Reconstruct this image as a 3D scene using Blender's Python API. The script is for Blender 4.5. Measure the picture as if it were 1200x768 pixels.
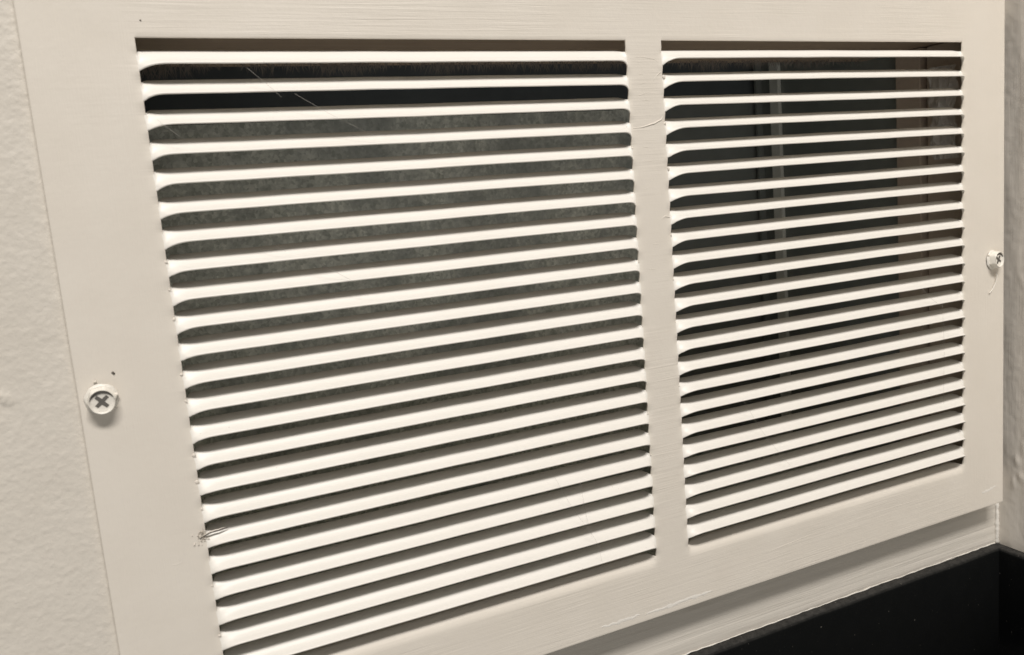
import bpy, bmesh, math, random
from mathutils import Vector, Matrix, noise

# ------------------------------------------------------------------ scene, camera, light
sc = bpy.context.scene
for o in list(bpy.data.objects): bpy.data.objects.remove(o)
S = 0.001                                   # everything below is written in millimetres
random.seed(7)
COL = sc.collection

cam = bpy.data.cameras.new('camera')
cam.sensor_fit = 'HORIZONTAL'; cam.sensor_width = 36.0
cam.lens = 36.0 * 974.61 / 1200.0
cam.clip_start = 0.01; cam.clip_end = 50
co = bpy.data.objects.new('camera', cam); COL.objects.link(co)
right = Vector((0.90275313, -0.42215348, -0.08260283))
down = Vector((-0.1362479, -0.09847356, -0.98576847))
fwd = Vector((0.4080114, 0.90116003, -0.14641484))
m = Matrix((right, -down, -fwd)).transposed().to_4x4()
m.translation = Vector((-16.26, -398.76, -76.36)) * S
co.matrix_world = m
cam.dof.use_dof = True; cam.dof.focus_distance = 0.50; cam.dof.aperture_fstop = 16
sc.camera = co

w = bpy.data.worlds.new('World'); sc.world = w; w.use_nodes = True
bg = w.node_tree.nodes['Background']
bg.inputs[0].default_value = (1.0, 0.95, 0.885, 1); bg.inputs[1].default_value = 0.105

def area(name, loc, target, sx, sy, power, col):
    l = bpy.data.lights.new(name, 'AREA'); l.shape = 'RECTANGLE'; l.size = sx; l.size_y = sy
    l.energy = power; l.color = col
    o = bpy.data.objects.new(name, l); COL.objects.link(o)
    o.location = loc
    o.rotation_euler = (Vector(target) - Vector(loc)).to_track_quat('-Z', 'Y').to_euler()
    return o
EL = math.radians(56)
area('ceiling_light', (-0.02, -2.5 * math.cos(EL), -0.15 + 2.5 * math.sin(EL)), (0.22, 0, -0.15), 1.25, 0.32, 69, (1.0, 0.955, 0.915))
area('floor_bounce_fill', (-0.5, -2.1, -1.45), (0.25, 0, -0.12), 2.2, 1.2, 13, (1.0, 0.965, 0.915))  # unseen lamp added to fill the duct, standing in for floor bounce

sc.view_settings.view_transform = 'Standard'; sc.view_settings.look = 'None'
sc.view_settings.exposure = 0; sc.view_settings.gamma = 1; sc.view_settings.use_curve_mapping = False

# ------------------------------------------------------------------ helpers
def tag(o, label=None, cat=None, group=None, kind=None):
    if label: o['label'] = label
    if cat: o['category'] = cat
    if group: o['group'] = group
    if kind: o['kind'] = kind
    return o
def empty(name, loc=(0, 0, 0)):
    o = bpy.data.objects.new(name, None); COL.objects.link(o)
    o.empty_display_size = 0.02; o.location = Vector(loc) * S
    return o
def mesh(name, verts, faces, mat, parent=None, smooth=True, loc=(0, 0, 0)):
    me = bpy.data.meshes.new(name)
    me.from_pydata([Vector(v) * S for v in verts], [], faces); me.validate()
    bm = bmesh.new(); bm.from_mesh(me); bmesh.ops.recalc_face_normals(bm, faces=bm.faces); bm.to_mesh(me); bm.free()
    if smooth: me.polygons.foreach_set('use_smooth', [True] * len(me.polygons))
    me.materials.append(mat)
    return link(name, me, parent, loc)
def link(name, me, parent=None, loc=(0, 0, 0)):
    o = bpy.data.objects.new(name, me); COL.objects.link(o)
    if parent is not None:
        o.parent = parent
    o.location = Vector(loc) * S
    return o
def box(name, a, b, mat, parent=None, bevel=0.4, loc=(0, 0, 0), sub=0, rough=0.0):
    bm = bmesh.new(); bmesh.ops.create_cube(bm, size=1)
    for v in bm.verts:
        v.co = Vector([(a[i] + b[i]) / 2 + v.co[i] * (b[i] - a[i]) for i in range(3)]) * S
    if bevel: bmesh.ops.bevel(bm, geom=bm.edges[:], offset=bevel * S, segments=3, profile=0.5, affect='EDGES')
    me = bpy.data.meshes.new(name); bm.to_mesh(me); bm.free()
    me.materials.append(mat)
    return link(name, me, parent, loc)
def sm(t): t = max(0.0, min(1.0, t)); return t * t * (3 - 2 * t)
def nz(x, y, z, f): return noise.noise(Vector((x * f, y * f, z * f)))
def tube(name, pts, r, mat, parent=None, n=5):
    vs, fs = [], []
    for i, p in enumerate(pts):
        p = Vector(p); a = Vector(pts[max(i - 1, 0)]); b = Vector(pts[min(i + 1, len(pts) - 1)])
        t = (b - a).normalized(); u = t.cross(Vector((0.3, 1, 0.2))).normalized(); v = t.cross(u)
        rr = r(i / (len(pts) - 1)) if callable(r) else r
        for k in range(n):
            an = 2 * math.pi * k / n; vs.append(p + u * math.cos(an) * rr + v * math.sin(an) * rr)
    for i in range(len(pts) - 1):
        for k in range(n): fs.append((i * n + k, i * n + (k + 1) % n, (i + 1) * n + (k + 1) % n, (i + 1) * n + k))
    fs.append(tuple(range(n))); fs.append(tuple(range((len(pts) - 1) * n, len(pts) * n)))
    return mesh(name, vs, fs, mat, parent)

# ------------------------------------------------------------------ materials
class NT:
    def __init__(s, name):
        s.m = bpy.data.materials.new(name); s.m.use_nodes = True; s.t = s.m.node_tree
        s.b = s.t.nodes['Principled BSDF']; s.pos = s.t.nodes.new('ShaderNodeNewGeometry').outputs['Position']
    def L(s, a, b): s.t.links.new(a, b)
    def noise(s, scale, vec3=(1, 1, 1), detail=3, rough=0.5, dist=0.0, off=(0, 0, 0)):
        mp = s.t.nodes.new('ShaderNodeMapping'); mp.inputs['Scale'].default_value = vec3; mp.inputs['Location'].default_value = off
        s.L(s.pos, mp.inputs['Vector'])
        n = s.t.nodes.new('ShaderNodeTexNoise'); n.inputs['Scale'].default_value = scale
        n.inputs['Detail'].default_value = detail; n.inputs['Roughness'].default_value = rough; n.inputs['Distortion'].default_value = dist
        s.L(mp.outputs[0], n.inputs['Vector']); return n.outputs['Fac']
    def math(s, op, a, b=None, c=None):
        n = s.t.nodes.new('ShaderNodeMath'); n.operation = op
        for i, v in enumerate((a, b, c)):
            if v is None: continue
            if isinstance(v, (int, float)): n.inputs[i].default_value = v
            else: s.L(v, n.inputs[i])
        return n.outputs[0]
    def maprange(s, v, a, b, c=0.0, d=1.0):
        n = s.t.nodes.new('ShaderNodeMapRange'); s.L(v, n.inputs[0])
        for i, q in enumerate((a, b, c, d)): n.inputs[i + 1].default_value = q
        return n.outputs[0]
    def mix(s, f, a, b):
        n = s.t.nodes.new('ShaderNodeMix'); n.data_type = 'RGBA'
        for i, v in ((0, f), (6, a), (7, b)):
            if isinstance(v, (int, float)): n.inputs[i].default_value = v
            elif isinstance(v, tuple): n.inputs[i].default_value = (*v, 1)
            else: s.L(v, n.inputs[i])
        return n.outputs[2]
    def bump(s, h, dist, strength=1.0, normal=None):
        n = s.t.nodes.new('ShaderNodeBump'); n.inputs['Distance'].default_value = dist; n.inputs['Strength'].default_value = strength
        s.L(h, n.inputs['Height'])
        if normal is not None: s.L(normal, n.inputs['Normal'])
        return n.outputs[0]
    def out(s, col=None, rough=None, metal=None, normal=None, spec=None):
        for k, v in (('Base Color', col), ('Roughness', rough), ('Metallic', metal), ('Specular IOR Level', spec)):
            if v is None: continue
            if isinstance(v, (int, float)): s.b.inputs[k].default_value = v
            elif isinstance(v, tuple): s.b.inputs[k].default_value = (*v, 1)
            else: s.L(v, s.b.inputs[k])
        if normal is not None: s.L(normal, s.b.inputs['Normal'])
        return s.m
    def sep(s):
        n = s.t.nodes.new('ShaderNodeSeparateXYZ'); s.L(s.pos, n.inputs[0]); return n.outputs

PAINT = (0.74, 0.69, 0.61)
def paint_frame():
    n = NT('brushed_off_white_paint'); X, Y, Z = n.sep()
    hs = n.noise(1.0, (14, 60, 620), 3, 0.6, 0.6)            # horizontal brush marks
    hs2 = n.noise(1.0, (30, 60, 1500), 2, 0.6, 0.3)
    vs = n.noise(1.0, (900, 60, 16), 3, 0.6, 0.3)             # vertical brush marks on the stiles
    stile = n.math('MAXIMUM', n.maprange(X, 0.004, -0.006), n.maprange(X, 0.515, 0.525))
    patch = n.maprange(n.noise(18, (1, 1, 1.6), 2), 0.35, 0.65, 0.25, 1.0)
    h = n.math('ADD', n.math('MULTIPLY', hs, 1.0), n.math('MULTIPLY', hs2, 0.35))
    hm = n.math('MULTIPLY', n.math('MULTIPLY', h, patch), n.maprange(stile, 0, 1, 1.0, 0.16))
    vm = n.math('MULTIPLY', n.math('MULTIPLY', vs, stile), 0.3)
    lum = n.math('MULTIPLY', n.noise(260, (1, 1, 1), 3, 0.6), 0.35)
    b1 = n.bump(n.math('ADD', n.math('ADD', hm, vm), lum), 0.0003, 0.9)
    b2 = n.bump(n.noise(22, (1, 1, 1), 2), 0.0012, 0.35, b1)
    spk = n.maprange(n.noise(900, (1, 1, 1), 2, 0.5), 0.77, 0.83)
    tone = n.mix(n.noise(35, (1, 1, 1), 3), (0.715, 0.66, 0.575), (0.765, 0.715, 0.635))
    return n.out(n.mix(n.math('MULTIPLY', spk, 0.45), tone, (0.4, 0.35, 0.29)), n.maprange(n.noise(60), 0.3, 0.7, 0.42, 0.58), normal=b2)
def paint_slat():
    n = NT('lit_off_white_slat_paint')
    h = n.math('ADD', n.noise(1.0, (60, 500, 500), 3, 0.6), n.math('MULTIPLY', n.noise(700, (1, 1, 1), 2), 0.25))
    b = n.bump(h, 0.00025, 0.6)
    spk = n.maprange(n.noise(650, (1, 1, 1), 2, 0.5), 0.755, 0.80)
    tone = n.mix(n.noise(30, (1, 1, 1), 3), (0.80, 0.77, 0.705), (0.845, 0.815, 0.755))  # same paint as the frame, lightened because the slats catch more light
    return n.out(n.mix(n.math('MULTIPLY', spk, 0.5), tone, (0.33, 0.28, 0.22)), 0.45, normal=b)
def plain(name, col, rough=0.5, scale=300, amp=0.0002, metal=0.0, var=0.12):
    n = NT(name); f = n.noise(scale * 0.3, (1, 1, 1), 3)
    c2 = tuple(c * (1 - var) for c in col); c1 = tuple(min(1, c * (1 + var)) for c in col)
    return n.out(n.mix(f, c2, c1), rough, metal, n.bump(n.noise(scale, (1, 1, 1), 4, 0.6), amp, 0.7))
def wall_paint():
    n = NT('orange_peel_wall_paint')
    b = n.bump(n.noise(420, (1, 1, 1), 4, 0.65), 0.0004, 0.7)
    b = n.bump(n.noise(1500, (1, 1, 1), 2, 0.6), 0.00008, 0.7, b)
    tone = n.mix(n.noise(40, (1, 1, 1), 4), (0.64, 0.595, 0.52), (0.71, 0.665, 0.59))
    return n.out(tone, n.maprange(n.noise(200), 0.3, 0.7, 0.42, 0.6), normal=b)
def right_wall_paint():
    n = NT('drippy_wall_paint')
    h = n.math('ADD', n.noise(1.0, (300, 420, 22), 4, 0.6, 1.2), n.math('MULTIPLY', n.noise(160, (1, 1, 1), 3), 0.7))
    b = n.bump(h, 0.00035, 0.6)
    return n.out(n.mix(n.noise(50), (0.70, 0.655, 0.585), (0.77, 0.72, 0.65)), 0.45, normal=b)
def strip_paint():
    n = NT('brush_marked_strip_paint')
    h = n.math('ADD', n.noise(1.0, (7, 50, 330), 3, 0.65, 0.5), n.math('MULTIPLY', n.noise(1.0, (16, 50, 1100), 3, 0.6, 0.5), 0.5))
    b = n.bump(h, 0.00045, 0.8)
    grime = n.maprange(n.noise(1.0, (9, 50, 260), 4, 0.7), 0.52, 0.75, 0, 0.4)
    return n.out(n.mix(grime, (0.68, 0.64, 0.57), (0.43, 0.39, 0.33)), 0.45, normal=b)
def galvanized():
    n = NT('galvanized_sheet')
    mp = n.t.nodes.new('ShaderNodeTexVoronoi'); mp.inputs['Scale'].default_value = 430; n.L(n.pos, mp.inputs['Vector'])
    sp = n.t.nodes.new('ShaderNodeSeparateColor'); n.L(mp.outputs['Color'], sp.inputs[0])
    f = n.math('ADD', n.math('MULTIPLY', sp.outputs[0], 0.3), n.math('MULTIPLY', n.noise(90, (1, 1, 1), 5, 0.75), 0.9))
    dark = n.maprange(n.noise(20, (1, 1, 0.5), 4, 0.6), 0.45, 0.62)
    c = n.mix(n.maprange(f, 0.3, 0.85), (0.40, 0.43, 0.38), (0.98, 1.0, 0.92))
    c = n.mix(n.math('MULTIPLY', dark, 0.6), c, (0.34, 0.37, 0.36))
    return n.out(c, 0.55, 0.35, n.bump(n.noise(400, (1, 1, 1), 4), 0.0002, 0.6))
def wood():
    n = NT('dusty_raw_wood')
    g = n.noise(1.0, (9, 260, 260), 4, 0.6, 0.8)
    return n.out(n.mix(g, (0.30, 0.22, 0.155), (0.47, 0.37, 0.28)), 0.8, normal=n.bump(g, 0.0006, 0.7))
def black_board():
    n = NT('dusty_black_board')
    g = n.t.nodes.new('ShaderNodeNewGeometry'); sp = n.t.nodes.new('ShaderNodeSeparateXYZ'); n.L(g.outputs['Normal'], sp.inputs[0])
    dust = n.math('MULTIPLY', n.maprange(sp.outputs[2], 0.25, 0.9), n.maprange(n.noise(260, (1, 1, 1), 5, 0.75), 0.3, 0.65, 0.35, 1.0))
    spk = n.maprange(n.noise(420, (1, 1, 1), 2, 0.5), 0.735, 0.77)
    base = n.mix(n.noise(90), (0.0025, 0.003, 0.003), (0.005, 0.0055, 0.0055))
    c = n.mix(dust, base, (0.05, 0.048, 0.044))
    c = n.mix(n.math('MULTIPLY', spk, 0.4), c, (0.3, 0.28, 0.24))
    return n.out(c, 0.8, normal=n.bump(n.noise(480, (1, 1, 1), 4, 0.65), 0.0004, 0.7), spec=0.1)
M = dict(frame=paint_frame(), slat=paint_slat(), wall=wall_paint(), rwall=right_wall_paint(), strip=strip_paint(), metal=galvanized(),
         wood=wood(), cap=black_board(),
         caulk=plain('white_caulk', (0.80, 0.765, 0.70), 0.4, 350, 0.0005, 0, 0.05),
         screwpaint=plain('screw_paint', (0.80, 0.765, 0.69), 0.3, 700, 0.0003, 0, 0.06),
         recess=plain('bare_metal_rim_shade', (0.16, 0.15, 0.135), 0.4, 900, 0.0001, 0.6),  # bare metal of the recess, also the painted shade under the rim
         ply=plain('dusty_brown_board', (0.46, 0.38, 0.31), 0.85, 200, 0.0006),
         duct=plain('shaded_duct_metal', (0.22, 0.235, 0.22), 0.6, 200, 0.0003, 0.2),  # duct metal darkened: the weak light on the right is in the colour
         void=plain('dark_void_shade', (0.085, 0.097, 0.102), 0.9),  # darkness of the unlit void put into the colour
         rib=plain('pale_seam_metal', (0.75, 0.75, 0.69), 0.5, 300, 0.0003, 0.2),
         lint=plain('grey_lint', (0.20, 0.18, 0.16), 0.95),
         hair=plain('pale_fibre', (0.5, 0.47, 0.42), 0.6),
         flake=plain('torn_paint', (0.66, 0.61, 0.54), 0.5, 900, 0.0004),
         dark=plain('bare_dark_metal', (0.10, 0.085, 0.07), 0.6, 900, 0.0003))
def film():
    n = NT('clear_plastic_film'); b = n.b
    b.inputs['Base Color'].default_value = (0.75, 0.73, 0.7, 1); b.inputs['Roughness'].default_value = 0.25
    b.inputs['Alpha'].default_value = 0.55
    return n.m
M['film'] = film()

# ------------------------------------------------------------------ the setting: walls
W, MU, P = 246.6, 23.4, 12.7                 # width of one slot field, mullion, slat pitch
X0, X1, X2, X3 = 0.0, W, W + MU, 2 * W + MU
N = 24
ZB = -(N - 1) * P                            # lower edge of the last slot
WALLY, STRIPY, RWX = 3.0, 14.0, 573.0

def relief(name, nu, nv, fn, mat, **k):
    vs = [fn(i / nu, j / nv) for j in range(nv + 1) for i in range(nu + 1)]
    fs = [(j * (nu + 1) + i, j * (nu + 1) + i + 1, (j + 1) * (nu + 1) + i + 1, (j + 1) * (nu + 1) + i) for j in range(nv) for i in range(nu)]
    return mesh(name, vs, fs, mat, **k)
def peel(a, b):
    h = 0.16 * nz(a, b, 3.1, 0.19) + 0.26 * nz(a, b, 9.4, 0.46) + 0.17 * nz(a, b, 1.7, 0.9)
    return max(h, -0.10) 
def left_wall(u, v):
    x = -260 + 240 * u; z = -470 + 640 * v
    h = peel(x, z * 1.15)
    d = math.hypot((x + 70.5) / 3.6, (z + 139.5 + 0.5 * (x + 70)) / 3.2)         # dried paint lump
    if d < 1: h += 1.7 * (1 - d) ** 0.6 * (0.7 + 0.8 * nz(x, z, 0, 0.7))
    d = math.hypot((x + 72) / 3, (z + 148) / 4.0)
    if d < 1: h += 0.9 * (1 - d) * (0.6 + nz(x, z, 4, 0.9))
    return (x, WALLY - h * 0.62, z)
tag(relief('wall_left', 330, 800, left_wall, M['wall']), 'beige orange peel textured wall left of the vent grille', 'wall', kind='structure')
def strip(u, v):
    x = -20 + (RWX + 24) * u; z = -470 + 162 * v
    y = STRIPY + 2.0 * (1 - u) + 0.25 * nz(x * 0.08, z, 1.0, 0.3)
    return (x, y, z)
tag(relief('wall_below_grille', 160, 90, strip, M['strip']), 'brush marked painted wall strip below the vent grille', 'wall', kind='structure')
def rwall(u, v):
    y = -330 + 346 * u; z = -470 + 640 * v
    h = 0.5 * nz(y, z * 0.25, 5.5, 0.12) + 0.25 * nz(y, z, 2.5, 0.3)
    for (cy, cz, ry, rz, a) in ((-2, -300, 2.2, 5, 1.0), (-5, -312, 3, 4, 0.9), (0.5, -318, 2, 6, 0.8), (-7, -290, 2, 7, 0.7), (-4, -160, 1.5, 3, .6)):
        d = math.hypot((y - cy) / ry, (z - cz) / rz)
        if d < 1: h += a * (1 - d * d)
    return (RWX - h, y, z)
tag(relief('wall_right', 230, 330, rwall, M['rwall']), 'shaded painted return wall right of the vent grille', 'wall', kind='structure')
up = box('wall_above_grille', (-20, STRIPY, 25), (RWX + 3, 60, 170), M['wall'], bevel=0)
tag(up, 'painted wall above the vent grille', 'wall', kind='structure')

# black skirting along both walls
def skirting(name, along, a, b, label):
    T = 7.0; zt = -371.0
    R_ = 3.6; prof = [(0.0, zt), (T - R_ - 1, zt - .1)] + [(T - R_ + R_ * math.sin(math.radians(q)), zt - R_ + R_ * math.cos(math.radians(q))) for q in range(0, 91, 15)] + [(T, zt - 14), (T, zt - 110), (0, zt - 110)]
    n = 140
    root = empty(name)
    def sweep(nm, idx, mat):
        vs, fs = [], []
        for i in range(n + 1):
            t = a + (b - a) * i / n
            for k in idx:
                d, z = prof[k]
                wob = 0.12 * nz(t, k * 3.0, 2.0, 0.16) + 0.5 * nz(t, 7.0, 1.0, 0.03)
                zz = z + (wob if z > zt - 50 else 0); dd = d + (0.3 * nz(t, k * .3, 8, 0.12) if 0 < k < 10 else 0)
                vs.append((t, STRIPY + 2.4 * (1 - (t + 20) / (RWX + 24)) - dd - 0.1, zz) if along == 'x' else (RWX - 0.3 - dd, t, zz))
        m_ = len(idx)
        for i in range(n):
            for k in range(m_ - 1): fs.append((i * m_ + k, i * m_ + k + 1, (i + 1) * m_ + k + 1, (i + 1) * m_ + k))
        return mesh(nm, vs, fs, mat, root)
    sweep('top_edge', (0, 1, 2, 3, 4, 5), M['cap']); sweep('face', (5, 6, 7, 8, 9, 10, 11), M['cap'])
    return tag(root, label, 'skirting', 'black skirting boards')
skirting('skirting_board', 'x', -20, RWX - 1, 'long matte black skirting board under the grille with a scuffed grey top edge')
skirting('skirting_board', 'y', -330, 13, 'short piece of black skirting on the right return wall')
def bead(name, p0, p1, n, r, seed, label):
    pts = []
    p0, p1 = Vector(p0), Vector(p1)
    for i in range(n + 1):
        p = p0.lerp(p1, i / n)
        pts.append(p + Vector((nz(i, seed, 0, 0.4) * .3, nz(i, seed, 5, 0.4) * .3, nz(i, seed, 9, 0.4) * .5)))
    o = tube(name, pts, lambda t: r * (0.75 + 0.5 * nz(t * 60, seed, 3, 0.8)), M['caulk'], None, 8)
    return tag(o, label, 'caulk bead', 'caulk beads in the corner')
bead('caulk_bead', (255, STRIPY + .9, -370.6), (RWX - 1, STRIPY - .1, -370.6), 150, 0.42, 3, 'thin white caulk line along the top of the long black skirting')
bead('caulk_bead', (RWX - 0.6, STRIPY - 0.4, -371), (RWX - 0.6, STRIPY - 0.4, -310), 40, 2.0, 11, 'thick white caulk bead running up the inside wall corner')

# ------------------------------------------------------------------ inside the opening: duct
def quad(name, pts, mat, parent=None):
    return mesh(name, pts, [(0, 1, 2, 3)], mat, parent, False)
DX = 545.0
duct = empty('return_duct', (0, 0, -310))
def dbox(name, a, b, mat): return box(name, (a[0], a[1], a[2] + 310), (b[0], b[1], b[2] + 310), mat, duct, bevel=0.3)
dbox('back_panel', (-30, 235, -330), (418, 237, -3), M['metal'])
dbox('back_panel', (420, 236, -330), (DX - 0.2, 237, -1), M['duct'])  # right part in the darkened metal, shade painted in
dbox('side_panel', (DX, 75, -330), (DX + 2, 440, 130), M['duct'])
dbox('side_panel', (-32, 12, -330), (-30, 440, 130), M['metal'])
dbox('floor_panel', (-30, 12, -322), (DX, 440, -320), M['metal'])
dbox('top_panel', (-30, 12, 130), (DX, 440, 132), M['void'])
dbox('void_shade_panel', (-30, 239, -330), (DX, 241, 130), M['void'])  # dark sheet close behind the metal, standing in for the unlit void
dbox('light_stop_panel', (DX + 12, 4, -330), (DX + 14, 440, 130), M['void'])  # unseen panel added to stop light leaking past the framing boards
dbox('seam_rib', (DX - 4, 203, -319), (DX - 0.2, 214, 60), M['rib'])
dbox('seam_rib', (DX - 7, 228, -319), (DX - 0.2, 231, 60), M['duct'])
tag(duct, 'galvanized sheet metal duct interior seen between the slats', 'duct')
h = box('wooden_header', (-29, 8, 14), (DX + 11, 112, 60), M['wood'], bevel=1.5)
tag(h, 'rough brown wooden header above the duct opening behind the top slats', 'header')
s1 = box('framing_board', (DX - 6, 52, -319), (DX + 4, 74, 13.5), M['ply'], bevel=1.0)
tag(s1, 'inner brown framing board beside the dark duct behind the right slats', 'framing board', 'framing boards in the opening')
s2 = box('framing_board', (DX - 2, 6, -319), (DX + 8, 49.5, 13.5), M['ply'], bevel=1.0)
tag(s2, 'outer brown framing board nearest the right edge of the grille', 'framing board', 'framing boards in the opening')
def filmfn(u, v):
    y = 22 + 24 * u + 4 * nz(u, v, 0, 3); z = -4 - 66 * v
    x = DX - 6 - 5 * abs(nz(u * 2.5, v * 4, 1, 1.6)) - 3 * abs(nz(u, v, 4, 7)) - 4 * math.sin(u * 3.1)
    return (x, y * (1 - 0.15 * v) + 4 * nz(v, 2, 2, 3), z)
tag(relief('plastic_film', 18, 36, filmfn, M['film'], smooth=False), 'crumpled clear plastic film behind the upper right slats', 'plastic film')
# lint hanging from the rear lip of the header
vs, fs = [], []
for k in range(2600):
    x = random.uniform(-20, DX - 8); dens = 0.5 + nz(x, 0, 0, 0.03)
    if random.random() > dens + 0.25: continue
    y = random.uniform(100, 113); z = 14 if y < 112 else random.uniform(14, 20)
    L = random.uniform(1, 7) * (0.5 + dens); a = random.uniform(-1, 1) * L * .7; r = random.uniform(.15, .5)
    i = len(vs); vs += [(x - r, y, z + .5), (x + r, y, z + .5), (x + a, y + random.uniform(-2, 2), z - L)]; fs.append((i, i + 1, i + 2))
tag(mesh('lint', vs, fs, M['lint'], None, False), 'grey dust fuzz hanging below the wooden header', 'lint', kind='stuff')

# ------------------------------------------------------------------ the grille
G = empty('vent_grille', (258, 0, -332))
GO = Vector((258, 0, -332))
def gmesh(name, vs, fs, mat, smooth=True, parent=None):
    return mesh(name, [Vector(v) - GO for v in vs], fs, mat, parent or G, smooth)
tag(G, 'off white painted metal return air grille with two fields of slats', 'vent grille')

PX0, PX1, PZ1, PZ0 = -44.0, 561.0, 46.0, -331.0
OZ0 = ZB - 5.0                                # the opening reaches below the last slot; the lower lip fills it
# face sheet: front with two openings, edges drawn in and out where the strips were punched
DS = [0.0, 0.35, 0.8, 1.5, 2.3, 3.2, 4.2, 5.5]
def twist(d, ln): return 0.09 + 0.91 * (1 - max(0.0, 1 - d / ln) ** 3.0)
def drawn(d):                                  # how far a strip has twisted at d mm inside the slot (negative: on the sheet)
    if d <= 0: return 0.09 * max(0.0, 1 + d / 5.0) ** 2.2
    return twist(d, 11.0)
def gap_wave(z):
    f = ((-z) % P) / P                         # 0 at the top of a strip, 0.543 at its lower edge
    if f < 0.543: return 6.7 + (-4.0 - 6.7) * f / 0.543
    return -4.0 + 10.7 * sm((f - 0.543) / 0.457)
def face_frame():
    bm = bmesh.new(); T = 1.0
    ins = [0.8, 1.8, 3, 4.5, 6.5, 9, 12, 16]
    xs = [PX0 + 1, PX0 + 2.5, PX0 + 20] + [X0 - d for d in reversed(DS)] + [X0 + d for d in ins] + [X1 - d for d in reversed(ins)]
    xs += [X1 + d for d in DS] + [X2 - d for d in reversed(DS)] + [X2 + d for d in ins] + [X3 - d for d in reversed(ins)] + [X3 + d for d in DS] + [PX1 - 20, PX1 - 2.5, PX1 - 1]
    LIP = 6.5
    zs = [PZ0 + 1, PZ0 + 2.5, PZ0 + 16, ZB - LIP - 4] + [ZB - LIP + LIP * i / 9 for i in range(10)]
    nr = (N - 1) * 16; zs += [ZB + (0 - ZB) * i / nr for i in range(1, nr + 1)] + [1.5, 3, 4.5, 5.6, 6.3, 6.8, 9, 12, 30, PZ1 - 2.5, PZ1 - 1]
    def wide(x): return (X0 + .01 < x < X1 - .01) or (X2 + .01 < x < X3 - .01)
    def open_x(i): return wide((xs[i] + xs[i + 1]) / 2)
    g = {}
    for i, x in enumerate(xs):
        d = max(min(x - X0, X1 - x), min(x - X2, X3 - x))     # inside a slot field when positive
        bb = drawn(d) if d > -5.6 else 0.0
        for j, z in enumerate(zs):
            y, zz = 0.0, z
            if z <= ZB + 1e-6 and z > ZB - LIP - 1:
                t = max(0.0, (z - (ZB - LIP)) / LIP); y = 5.6 * bb * t ** 1.9; zz = z + 2.4 * bb * t
            elif ZB < z < 3 and d <= 0:
                y = gap_wave(z) * bb * (1 if z <= 0 else 1 - z / 3)
            y += 0.05 * nz(x * .02, z * .05, 3, 1) 
            g[i, j] = bm.verts.new((Vector((x, y, zz)) - GO) * S)
    fr = []
    for i in range(len(xs) - 1):
        for j in range(len(zs) - 1):
            zc = (zs[j] + zs[j + 1]) / 2
            if open_x(i) and ZB < zc < 6.8: continue
            fr.append(bm.faces.new((g[i, j], g[i + 1, j], g[i + 1, j + 1], g[i, j + 1])))
    for v in [v for v in bm.verts if not v.link_faces]: bm.verts.remove(v)
    ret = bmesh.ops.extrude_face_region(bm, geom=fr)
    back = [e for e in ret['geom'] if isinstance(e, bmesh.types.BMVert)]
    bs = set(back)
    bmesh.ops.translate(bm, verts=back, vec=Vector((0, T, 0)) * S)
    bmesh.ops.recalc_face_normals(bm, faces=bm.faces)
    eds = [e for e in bm.edges if len(e.link_faces) == 2 and e.calc_face_angle(0) > 0.9 and not (set(e.verts) & bs)]
    bmesh.ops.bevel(bm, geom=eds, offset=0.32 * S, segments=2, profile=0.5, affect='EDGES')
    bmesh.ops.recalc_face_normals(bm, faces=bm.faces)
    for f in bm.faces: f.smooth = True
    me = bpy.data.meshes.new('face_frame'); bm.to_mesh(me); bm.free()
    me.set_sharp_from_angle(angle=math.radians(48))
    me.materials.append(M['frame'])
    return link('face_frame', me, G)
ff = face_frame()
# folded flange round the back of the sheet
def flange():
    vs, fs = [], []
    def bx(a, b):
        i = len(vs)
        for x in (a[0], b[0]):
            for y in (a[1], b[1]):
                for z in (a[2], b[2]): vs.append((x, y, z))
        for f in ((0, 1, 3, 2), (4, 5, 7, 6), (0, 1, 5, 4), (2, 3, 7, 6), (0, 2, 6, 4), (1, 3, 7, 5)): fs.append(tuple(i + q for q in f))
    bx((PX0 + 1.2, 0.9, PZ0 + 1.2), (PX0 + 2.2, 3.6, PZ1 - 1.2))
    bx((PX1 - 2.2, 0.9, PZ0 + 1.2), (PX1 - 1.2, 8, PZ1 - 1.2))
    bx((PX0 + 2.3, 0.9, PZ0 + 1.2), (PX1 - 2.3, 5, PZ0 + 2.2))
    return gmesh('flange', vs, fs, M['frame'], False)
flange()

def profile_round(pl, t):
    """closed outline of thickness t round a polyline of (y, z) points, with rounded tips"""
    n = len(pl); nor = []
    for i in range(n):
        a = pl[max(i - 1, 0)]; b = pl[min(i + 1, n - 1)]
        dy, dz = b[0] - a[0], b[1] - a[1]; l = math.hypot(dy, dz) or 1
        nor.append((dz / l, -dy / l))
    out = []
    for i in range(n): out.append((pl[i][0] - 0 * nor[i][0], pl[i][1]))                 # front face is the polyline itself
    e = pl[-1]; ne = nor[-1]; c = (e[0] - ne[0] * t / 2, e[1] - ne[1] * t / 2); tx = (-ne[1], ne[0])
    for a in (45, 90, 135):
        r = math.radians(a); out.append((c[0] + ne[0] * math.cos(r) * t / 2 + tx[0] * math.sin(r) * t / 2, c[1] + ne[1] * math.cos(r) * t / 2 + tx[1] * math.sin(r) * t / 2))
    for i in range(n - 1, -1, -1): out.append((pl[i][0] - nor[i][0] * t, pl[i][1] - nor[i][1] * t))
    e = pl[0]; ne = nor[0]; c = (e[0] - ne[0] * t / 2, e[1] - ne[1] * t / 2); tx = (ne[1], -ne[0])
    for a in (135, 90, 45):
        r = math.radians(a); out.append((c[0] + ne[0] * math.cos(r) * t / 2 + tx[0] * math.sin(r) * t / 2, c[1] + ne[1] * math.cos(r) * t / 2 + tx[1] * math.sin(r) * t / 2))
    return out
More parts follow.
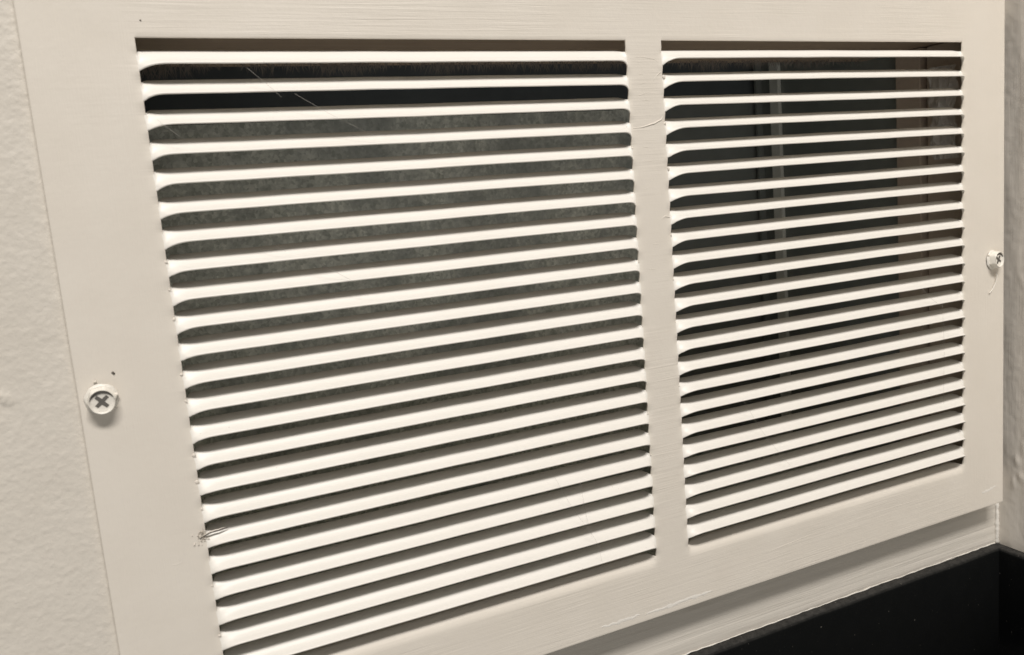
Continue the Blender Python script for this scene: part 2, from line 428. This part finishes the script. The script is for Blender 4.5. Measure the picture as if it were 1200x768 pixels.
NP = 9
TAB = 0.9
def slat(xa, xb, zt, front, rear, seed, lower=False):
    """strip punched out of the sheet: flat at both ends, twisted open between them"""
    ds = [-TAB, -0.3, 0.4, 1.2, 2.2, 3.4, 4.8, 6.4, 8.2, 10.2, 12.5, 15, 19, 26, 38]
    L = xb - xa
    xs = [xa + d for d in ds] + [xa + 38 + (L - 76) * i / 8 for i in range(1, 8)] + [xb - d for d in reversed(ds)]
    rl = random.Random(seed)
    lenA = rl.uniform(9.5, 13.5); lenB = rl.uniform(6.5, 9.0); bow = rl.uniform(-0.35, 0.35); tilt = rl.uniform(-0.5, 0.5)
    endz = [-6.9 + rl.uniform(-.5, .5), -6.9 + rl.uniform(-.5, .5)]; topz = [rl.uniform(-.25, .3), rl.uniform(-.25, .3)]
    vs, fs = [], []
    m_ = None
    for x in xs:
        dA, dB = x - xa, xb - x
        d, ln, e = (dA, lenA, 0) if dA < dB else (dB, lenB, 1)
        b = drawn(d) if d <= 0 else twist(d, ln)
        br = b if d <= 0 else twist(d, 3.0 if e == 0 else 6.0)
        k = math.sin(math.pi * max(0, min(1, (x - xa) / L)))
        pl = []
        for i in range(NP):
            s = i / (NP - 1)
            if lower:
                ze = topz[e] - 7.5 * s; ye = 0.0
                a = (1 - s) ** 1.9
                yf = rear[0] * 0.8 * a; zf = 2.2 - 9.7 * s
            else:
                ze = topz[e] + (endz[e] - topz[e]) * s; ye = 0.0
                q = s + 0.06 * math.sin(2 * math.pi * s)
                yf = rear[0] + (front[0] - rear[0]) * q; zf = rear[1] + (front[1] - rear[1]) * (s - 0.035 * math.sin(2 * math.pi * s))
                zf += (bow + 0.22 * nz(x, seed * 3.3, 0, 0.035)) * k; yf += (tilt + 0.35 * nz(x, seed * 1.7, 9, 0.03)) * k * (s - .5)
            bs_ = br + (b - br) * s
            y = ye + (yf - ye) * bs_; z = ze + (zf - ze) * bs_
            if d < 0: y += 0.22 * (1 - sm((d + TAB) / TAB)) - 0.02
            if not lower and d < 3 : # paint fills the corner where strip meets sheet
                z += 0.25 * nz(x * .5, z, seed, 0.9)
            pl.append((y, z + zt))
        o = profile_round(pl, 0.95); m_ = len(o)
        for (y, z) in o: vs.append((x, y, z))
    for i in range(len(xs) - 1):
        for k in range(m_): fs.append((i * m_ + k, i * m_ + (k + 1) % m_, (i + 1) * m_ + (k + 1) % m_, (i + 1) * m_ + k))
    fs.append(tuple(range(m_))); fs.append(tuple(range((len(xs) - 1) * m_, len(xs) * m_)))
    return vs, fs
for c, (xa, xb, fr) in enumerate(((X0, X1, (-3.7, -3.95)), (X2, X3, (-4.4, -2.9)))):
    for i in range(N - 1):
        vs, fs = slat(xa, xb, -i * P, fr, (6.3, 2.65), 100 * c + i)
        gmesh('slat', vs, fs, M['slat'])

# screws: hex washer head with cross recess
def screw(cx, cz, rot, tilt):
    root = empty('screw'); root.parent = G; root.location = (Vector((cx, 0, cz)) - GO) * S
    root.rotation_euler = (tilt[0], 0, tilt[1])
    def lathe(nm, pr, mat, n=40, hexed=False, wob=0.0):
        vs, fs = [], []
        for j, (r, y) in enumerate(pr):
            for k in range(n):
                a = 2 * math.pi * k / n + rot
                rr = r
                if hexed:
                    h_ = math.cos(math.pi / 6) / math.cos(((a - rot) % (math.pi / 3)) - math.pi / 6)
                    rr = r * (h_ ** 0.9 if j in hexed else 1.0)
                rr *= 1 + wob * nz(math.cos(a) * 2, math.sin(a) * 2, j, 1)
                vs.append((rr * math.cos(a), y, rr * math.sin(a)))
        for j in range(len(pr) - 1):
            for k in range(n): fs.append((j * n + k, j * n + (k + 1) % n, (j + 1) * n + (k + 1) % n, (j + 1) * n + k))
        fs.append(tuple(range((len(pr) - 1) * n, len(pr) * n)))
        return mesh(nm, vs, fs, mat, root)
    lathe('washer', [(7.0, 0.1), (6.9, -0.25), (6.4, -0.8), (5.9, -1.0), (3, -1.05)], M['screwpaint'], wob=0.10)
    hd = lathe('hex_head', [(6.4, -0.7), (6.2, -1.4), (6.0, -4.6), (5.6, -5.2), (5.2, -5.4), (4.95, -5.25), (4.6, -4.6), (3.4, -4.35), (0.4, -4.3)], M['screwpaint'], hexed=(0, 1, 2, 3), wob=0.03)
    md = hd.modifiers.new('edge', 'EDGE_SPLIT'); md.split_angle = math.radians(50)
    # cross recess: four tapering dark arms sunk in the dished face
    vs, fs = [], []
    pts = []
    for q in range(4):
        a = rot + 0.5 + q * math.pi / 2
        for (r, da) in ((3.3, -0.20), (3.1, 0.24), (1.15, math.pi / 4)):
            jt = 1 + 0.16 * nz(q * 1.7, da * 5, rot * 9, 1.3)
            pts.append((r * jt * math.cos(a + da), r * jt * math.sin(a + da)))
    n = len(pts)
    for y in (-4.50, -4.2):
        for p in pts: vs.append((p[0], y, p[1]))
    fs.append(tuple(range(n)))
    for k in range(n): fs.append((k, (k + 1) % n, n + (k + 1) % n, n + k))
    mesh('cross_recess', vs, fs, M['recess'], root, False)
    # dark crescent: shade under the upper rim, put in as colour
    vs, fs = [], []
    for k in range(25):
        a = math.radians(20 + 150 * k / 24); wd = math.sin(math.pi * k / 24)
        vs += [(4.82 * math.cos(a), -5.08, 4.82 * math.sin(a)), ((4.55 - 1.0 * wd) * math.cos(a), -4.66, (4.55 - 1.0 * wd) * math.sin(a))]
    fs = [(2 * k, 2 * k + 1, 2 * k + 3, 2 * k + 2) for k in range(24)]
    mesh('rim_shade', vs, fs, M['recess'], root)
    return root
sc_a = screw(-34.0, -145.5, 0.2, (0.05, 0.02))
sc_b = screw(547.5, -144.5, 0.45, (-0.03, 0.10))

# lumps of paint clogging slot corners
def blob_mesh(seed):
    bm = bmesh.new(); bmesh.ops.create_icosphere(bm, subdivisions=2, radius=1)
    for v in bm.verts:
        d = 1 + 0.35 * noise.noise(v.co * 1.6 + Vector((seed * 3.1, 0, 0)))
        v.co = Vector((v.co.x * 1.1 * d, v.co.y * 0.55 * d, v.co.z * 0.9 * d)) * S
    for f in bm.faces: f.smooth = True
    me = bpy.data.meshes.new('paint_lump'); bm.to_mesh(me); bm.free(); me.materials.append(M['frame']); return me
blobs = [blob_mesh(i) for i in range(4)]
rb = random.Random(5)
for par, lst in ((sc_a, ((5.9, -1.9, 1.6, 1.5), (5.2, -.5, -4.2, .8), (-1.5, -.05, 8.2, .9))), (sc_b, ((-5.5, -.7, 3.6, 1.2), (1.0, -.9, 6.0, 1.0), (5.6, -3.4, 1.4, 1.0)))):
    for k, (x, y, z, r) in enumerate(lst):     # paint clotted round the screw head
        o = link('paint_clot', blobs[k % 4], par, (x, y, z)); o.scale = (r * .75, r * .8, r * .6); o.rotation_euler = (0, k * 1.3, 0)

spots = [(X2 + 0.6, 1, 1.0), (X2 + 0.4, 5, 1.1), (X2 - 0.2, 3, .8), (X0 - .4, 7, .8), (X0 - .6, 8, .7), (X0 - .5, 9, .8), (X0 - .7, 11, .9), (X0 - .4, 12, .7), (X0 - .3, 14, .8), (X0 - .6, 15, .9),
         (X0 - .3, 16, .7), (X0 - .5, 19, .6), (X0 - .4, 21, .7), (X1 + .5, 4, .6), (X1 + .3, 9, .5), (X1 + .3, 16, .6), (X1 + .5, 18, .6), (X2 - .2, 8, .7), (X2 - .3, 10, .5), (X2 - .4, 12, .5), (X2 - .3, 15, .5)]
for k, (x, i, s) in enumerate(spots):
    o = link('paint_lump', blobs[k % 4], G, Vector((x, 0.35, -i * P - rb.uniform(-0.1, 0.6))) - GO)
    o.scale = (s * rb.uniform(.7, 1.1), s * .8, s * rb.uniform(.8, 1.4)); o.rotation_euler = (0, rb.uniform(0, 3), 0)

# raised brush ridges and a drip on mullion and rails
def ridge(pts, r):
    pp = []
    for i in range(len(pts) - 1):
        for k in range(8):
            t = k / 8; pp.append(Vector(pts[i]).lerp(Vector(pts[i + 1]), t) + Vector((0, 0, 0.15 * nz(i + t, 3, r * 50, 2))))
    pp.append(Vector(pts[-1]))
    o = tube('paint_ridge', [p - GO for p in pp], lambda t: r * (0.35 + 0.65 * math.sin(math.pi * min(1, max(0, t)))), M['frame'], G, 6)
ridge([(X1 + 1.5, .1, -40.5), (X1 + 8, .1, -40), (X1 + 15, .05, -38.5), (X2 - 3, .05, -36.5), (X2 - .5, .1, -33)], 0.42)
ridge([(X1 + 2, .1, -3), (X1 + 9, .1, -2), (X2 - 6, .1, -3.2), (X2 - 1, .1, -6)], 0.22)
ridge([(X2 - 7, .1, -15.5), (X2 - 4, .1, -12), (X2 - 1, .1, -10)], 0.3)
ridge([(X2 - 7, .1, -92.5), (X2 - 4, .1, -90.5), (X2 - .5, .1, -91.5)], 0.35)
ridge([(-19, .1, -226.5), (-14, .1, -227), (-9, .1, -226)], 0.2)
ridge([(330, .05, -311), (350, .05, -309.5), (372, .05, -308)], 0.18)
# pale scrape on the lower rail
def scrape(x0, x1, z0, z1, seed):
    vs, fs = [], []
    n = 30
    for i in range(n + 1):
        t = i / n; x = x0 + (x1 - x0) * t; z = z0 + (z1 - z0) * t
        wd = (0.7 + 1.6 * abs(nz(t * 9, seed, 0, 1.7))) * math.sin(math.pi * t) ** 0.5
        c = 0.8 * nz(t * 7, seed, 4, 1.2)
        vs += [(x, -0.02, z + c - wd), (x, -0.22 - .1 * abs(nz(t * 30, seed, 1, 1)), z + c), (x, -0.02, z + c + wd)]
    for i in range(n):
        for k in (0, 1): fs.append((i * 3 + k, i * 3 + k + 1, i * 3 + 4 + k, i * 3 + 3 + k))
    gmesh('paint_scrape', vs, fs, M['caulk'])
scrape(236, 286, -325.6, -324.6, 1); scrape(205, 232, -325.0, -324.4, 2); scrape(536, 552, -318, -316, 3)
# torn paint at the left end of one slot
fl = random.Random(3)
vs, fs = [], []
for k in range(46):
    cx = -2.0 + fl.gauss(0, 1.8); cz = -216.6 + fl.gauss(0, 1.7); a = fl.uniform(0, 6.28); L = fl.uniform(.4, 1.6); wd = fl.uniform(.1, .35); y = -0.15 - abs(fl.gauss(0, .35))
    i = len(vs); dx, dz = math.cos(a), math.sin(a)
    vs += [(cx - dz * wd, 0.05, cz + dx * wd), (cx + dz * wd, 0.05, cz - dx * wd), (cx + dx * L, y, cz + dz * L), (cx + dx * L * .5 - dz * wd, y - .1, cz + dz * L * .5 + dx * wd)]
    fs += [(i, i + 1, i + 2), (i, i + 2, i + 3)]
gmesh('torn_paint', vs, fs, M['flake'], False)
ridge([(-2, -.2, -216.4), (2, -.5, -214.9), (5, -.6, -214.7), (8.5, -.2, -214.4)], 0.32)
rm = random.Random(21)
for k in range(16):                            # curled brush ridges on the upper mullion
    z0 = rm.uniform(-120, 4); xa_ = X1 + rm.uniform(1.5, 9); ln_ = rm.uniform(5, 11); up_ = rm.uniform(-1.0, 3.0)
    ridge([(xa_, .12, z0), (xa_ + ln_ * .35, .1, z0 + up_ * .2), (xa_ + ln_ * .7, .1, z0 + up_ * .55), (min(X2 - .8, xa_ + ln_), .14, z0 + up_)], rm.uniform(0.16, 0.24))
o = tube('bare_metal_nick', [Vector(p) - GO for p in ((-3, -.1, -217.6), (-0.5, -.35, -216.2), (2, -.5, -215.4), (6, -.5, -215.2), (10, .2, -214.9))], lambda t: .38 * math.sin(math.pi * (0.1 + .8 * t)), M['dark'], G)
o = tube('bare_metal_nick', [Vector(p) - GO for p in ((-28.4, -.05, -134.2), (-28.0, -.1, -134.7), (-27.6, -.05, -135.2))], .5, M['dark'], G)
o = tube('bare_metal_nick', [Vector(p) - GO for p in ((3, -.05, 14), (3.4, -.05, 13.6))], .3, M['dark'], G)

# paint string hanging from the right screw, cobweb strands on the slats
def strand(name, pts, r, mat, label, cat, group=None):
    pp = []
    n = len(pts)
    for i in range(n - 1):
        a, b = Vector(pts[i]), Vector(pts[i + 1])
        for k in range(6): pp.append(a.lerp(b, k / 6))
    pp.append(Vector(pts[-1]))
    for _ in range(2): pp = [pp[0]] + [(pp[i - 1] + pp[i] * 2 + pp[i + 1]) / 4 for i in range(1, len(pp) - 1)] + [pp[-1]]
    return tag(tube(name, pp, r, mat, None, 5), label, cat, group)
strand('paint_string', [(549, -1.5, -154), (550.5, -1.6, -157), (549.5, -1, -161.5), (546.5, -.8, -166), (543.5, -.5, -168.5)], .38, M['screwpaint'], 'curled white string of dried paint hanging below the right screw', 'paint string')
GR = 'cobweb strands on the grille'
Y = -4.6
for pts, lab in (
    ([(44, Y, -7), (51, Y, -13.5), (57.5, Y, -20)], 'short cobweb strand crossing the second and third left slats'),
    ([(63.5, Y, -18.5), (80, Y, -29), (99.4, Y, -39.1)], 'longest slanting cobweb strand across the upper left slats'),
    ([(4, -3, -28), (8, Y, -32), (12, Y, -35.5)], 'tiny cobweb strand at the left end of the third slot'),
    ([(40.6, Y, -80.6), (46, Y, -84.6), (51, Y, -89.4)], 'short cobweb strand on the middle left slats nearer the stile'),
    ([(62.5, Y, -93.4), (76, Y, -103.5), (89.3, Y, -111.9)], 'long cobweb strand slanting down the middle left slats'),
    ([(180.5, Y, -226.8), (190, Y, -247), (203, Y - 1, -268), (208.8, -2, -288)], 'long fibre hanging over the lower left slats to the bottom rail'),
    ([(196, Y, -233), (198, Y, -252), (201, Y, -267)], 'short fibre beside the long one on the lower left slats'),
    ([(469.4, Y, -155.8), (478, Y, -164), (489.4, Y, -171.3)], 'slanting cobweb strand near the right end of the right slats'),
    ([(489.2, Y, -168), (490.2, Y - .5, -200), (489.6, Y, -240)], 'vertical cobweb strand near the right end of the right slats'),
    ([(312.5, Y, -205.7), (326.1, Y, -228.3), (339, Y, -244.7), (347.8, Y, -254.9)], 'slanting cobweb strand across the lower right slats')):
    strand('cobweb_strand', pts, 0.05, M['hair'], lab, 'cobweb strand', GR)
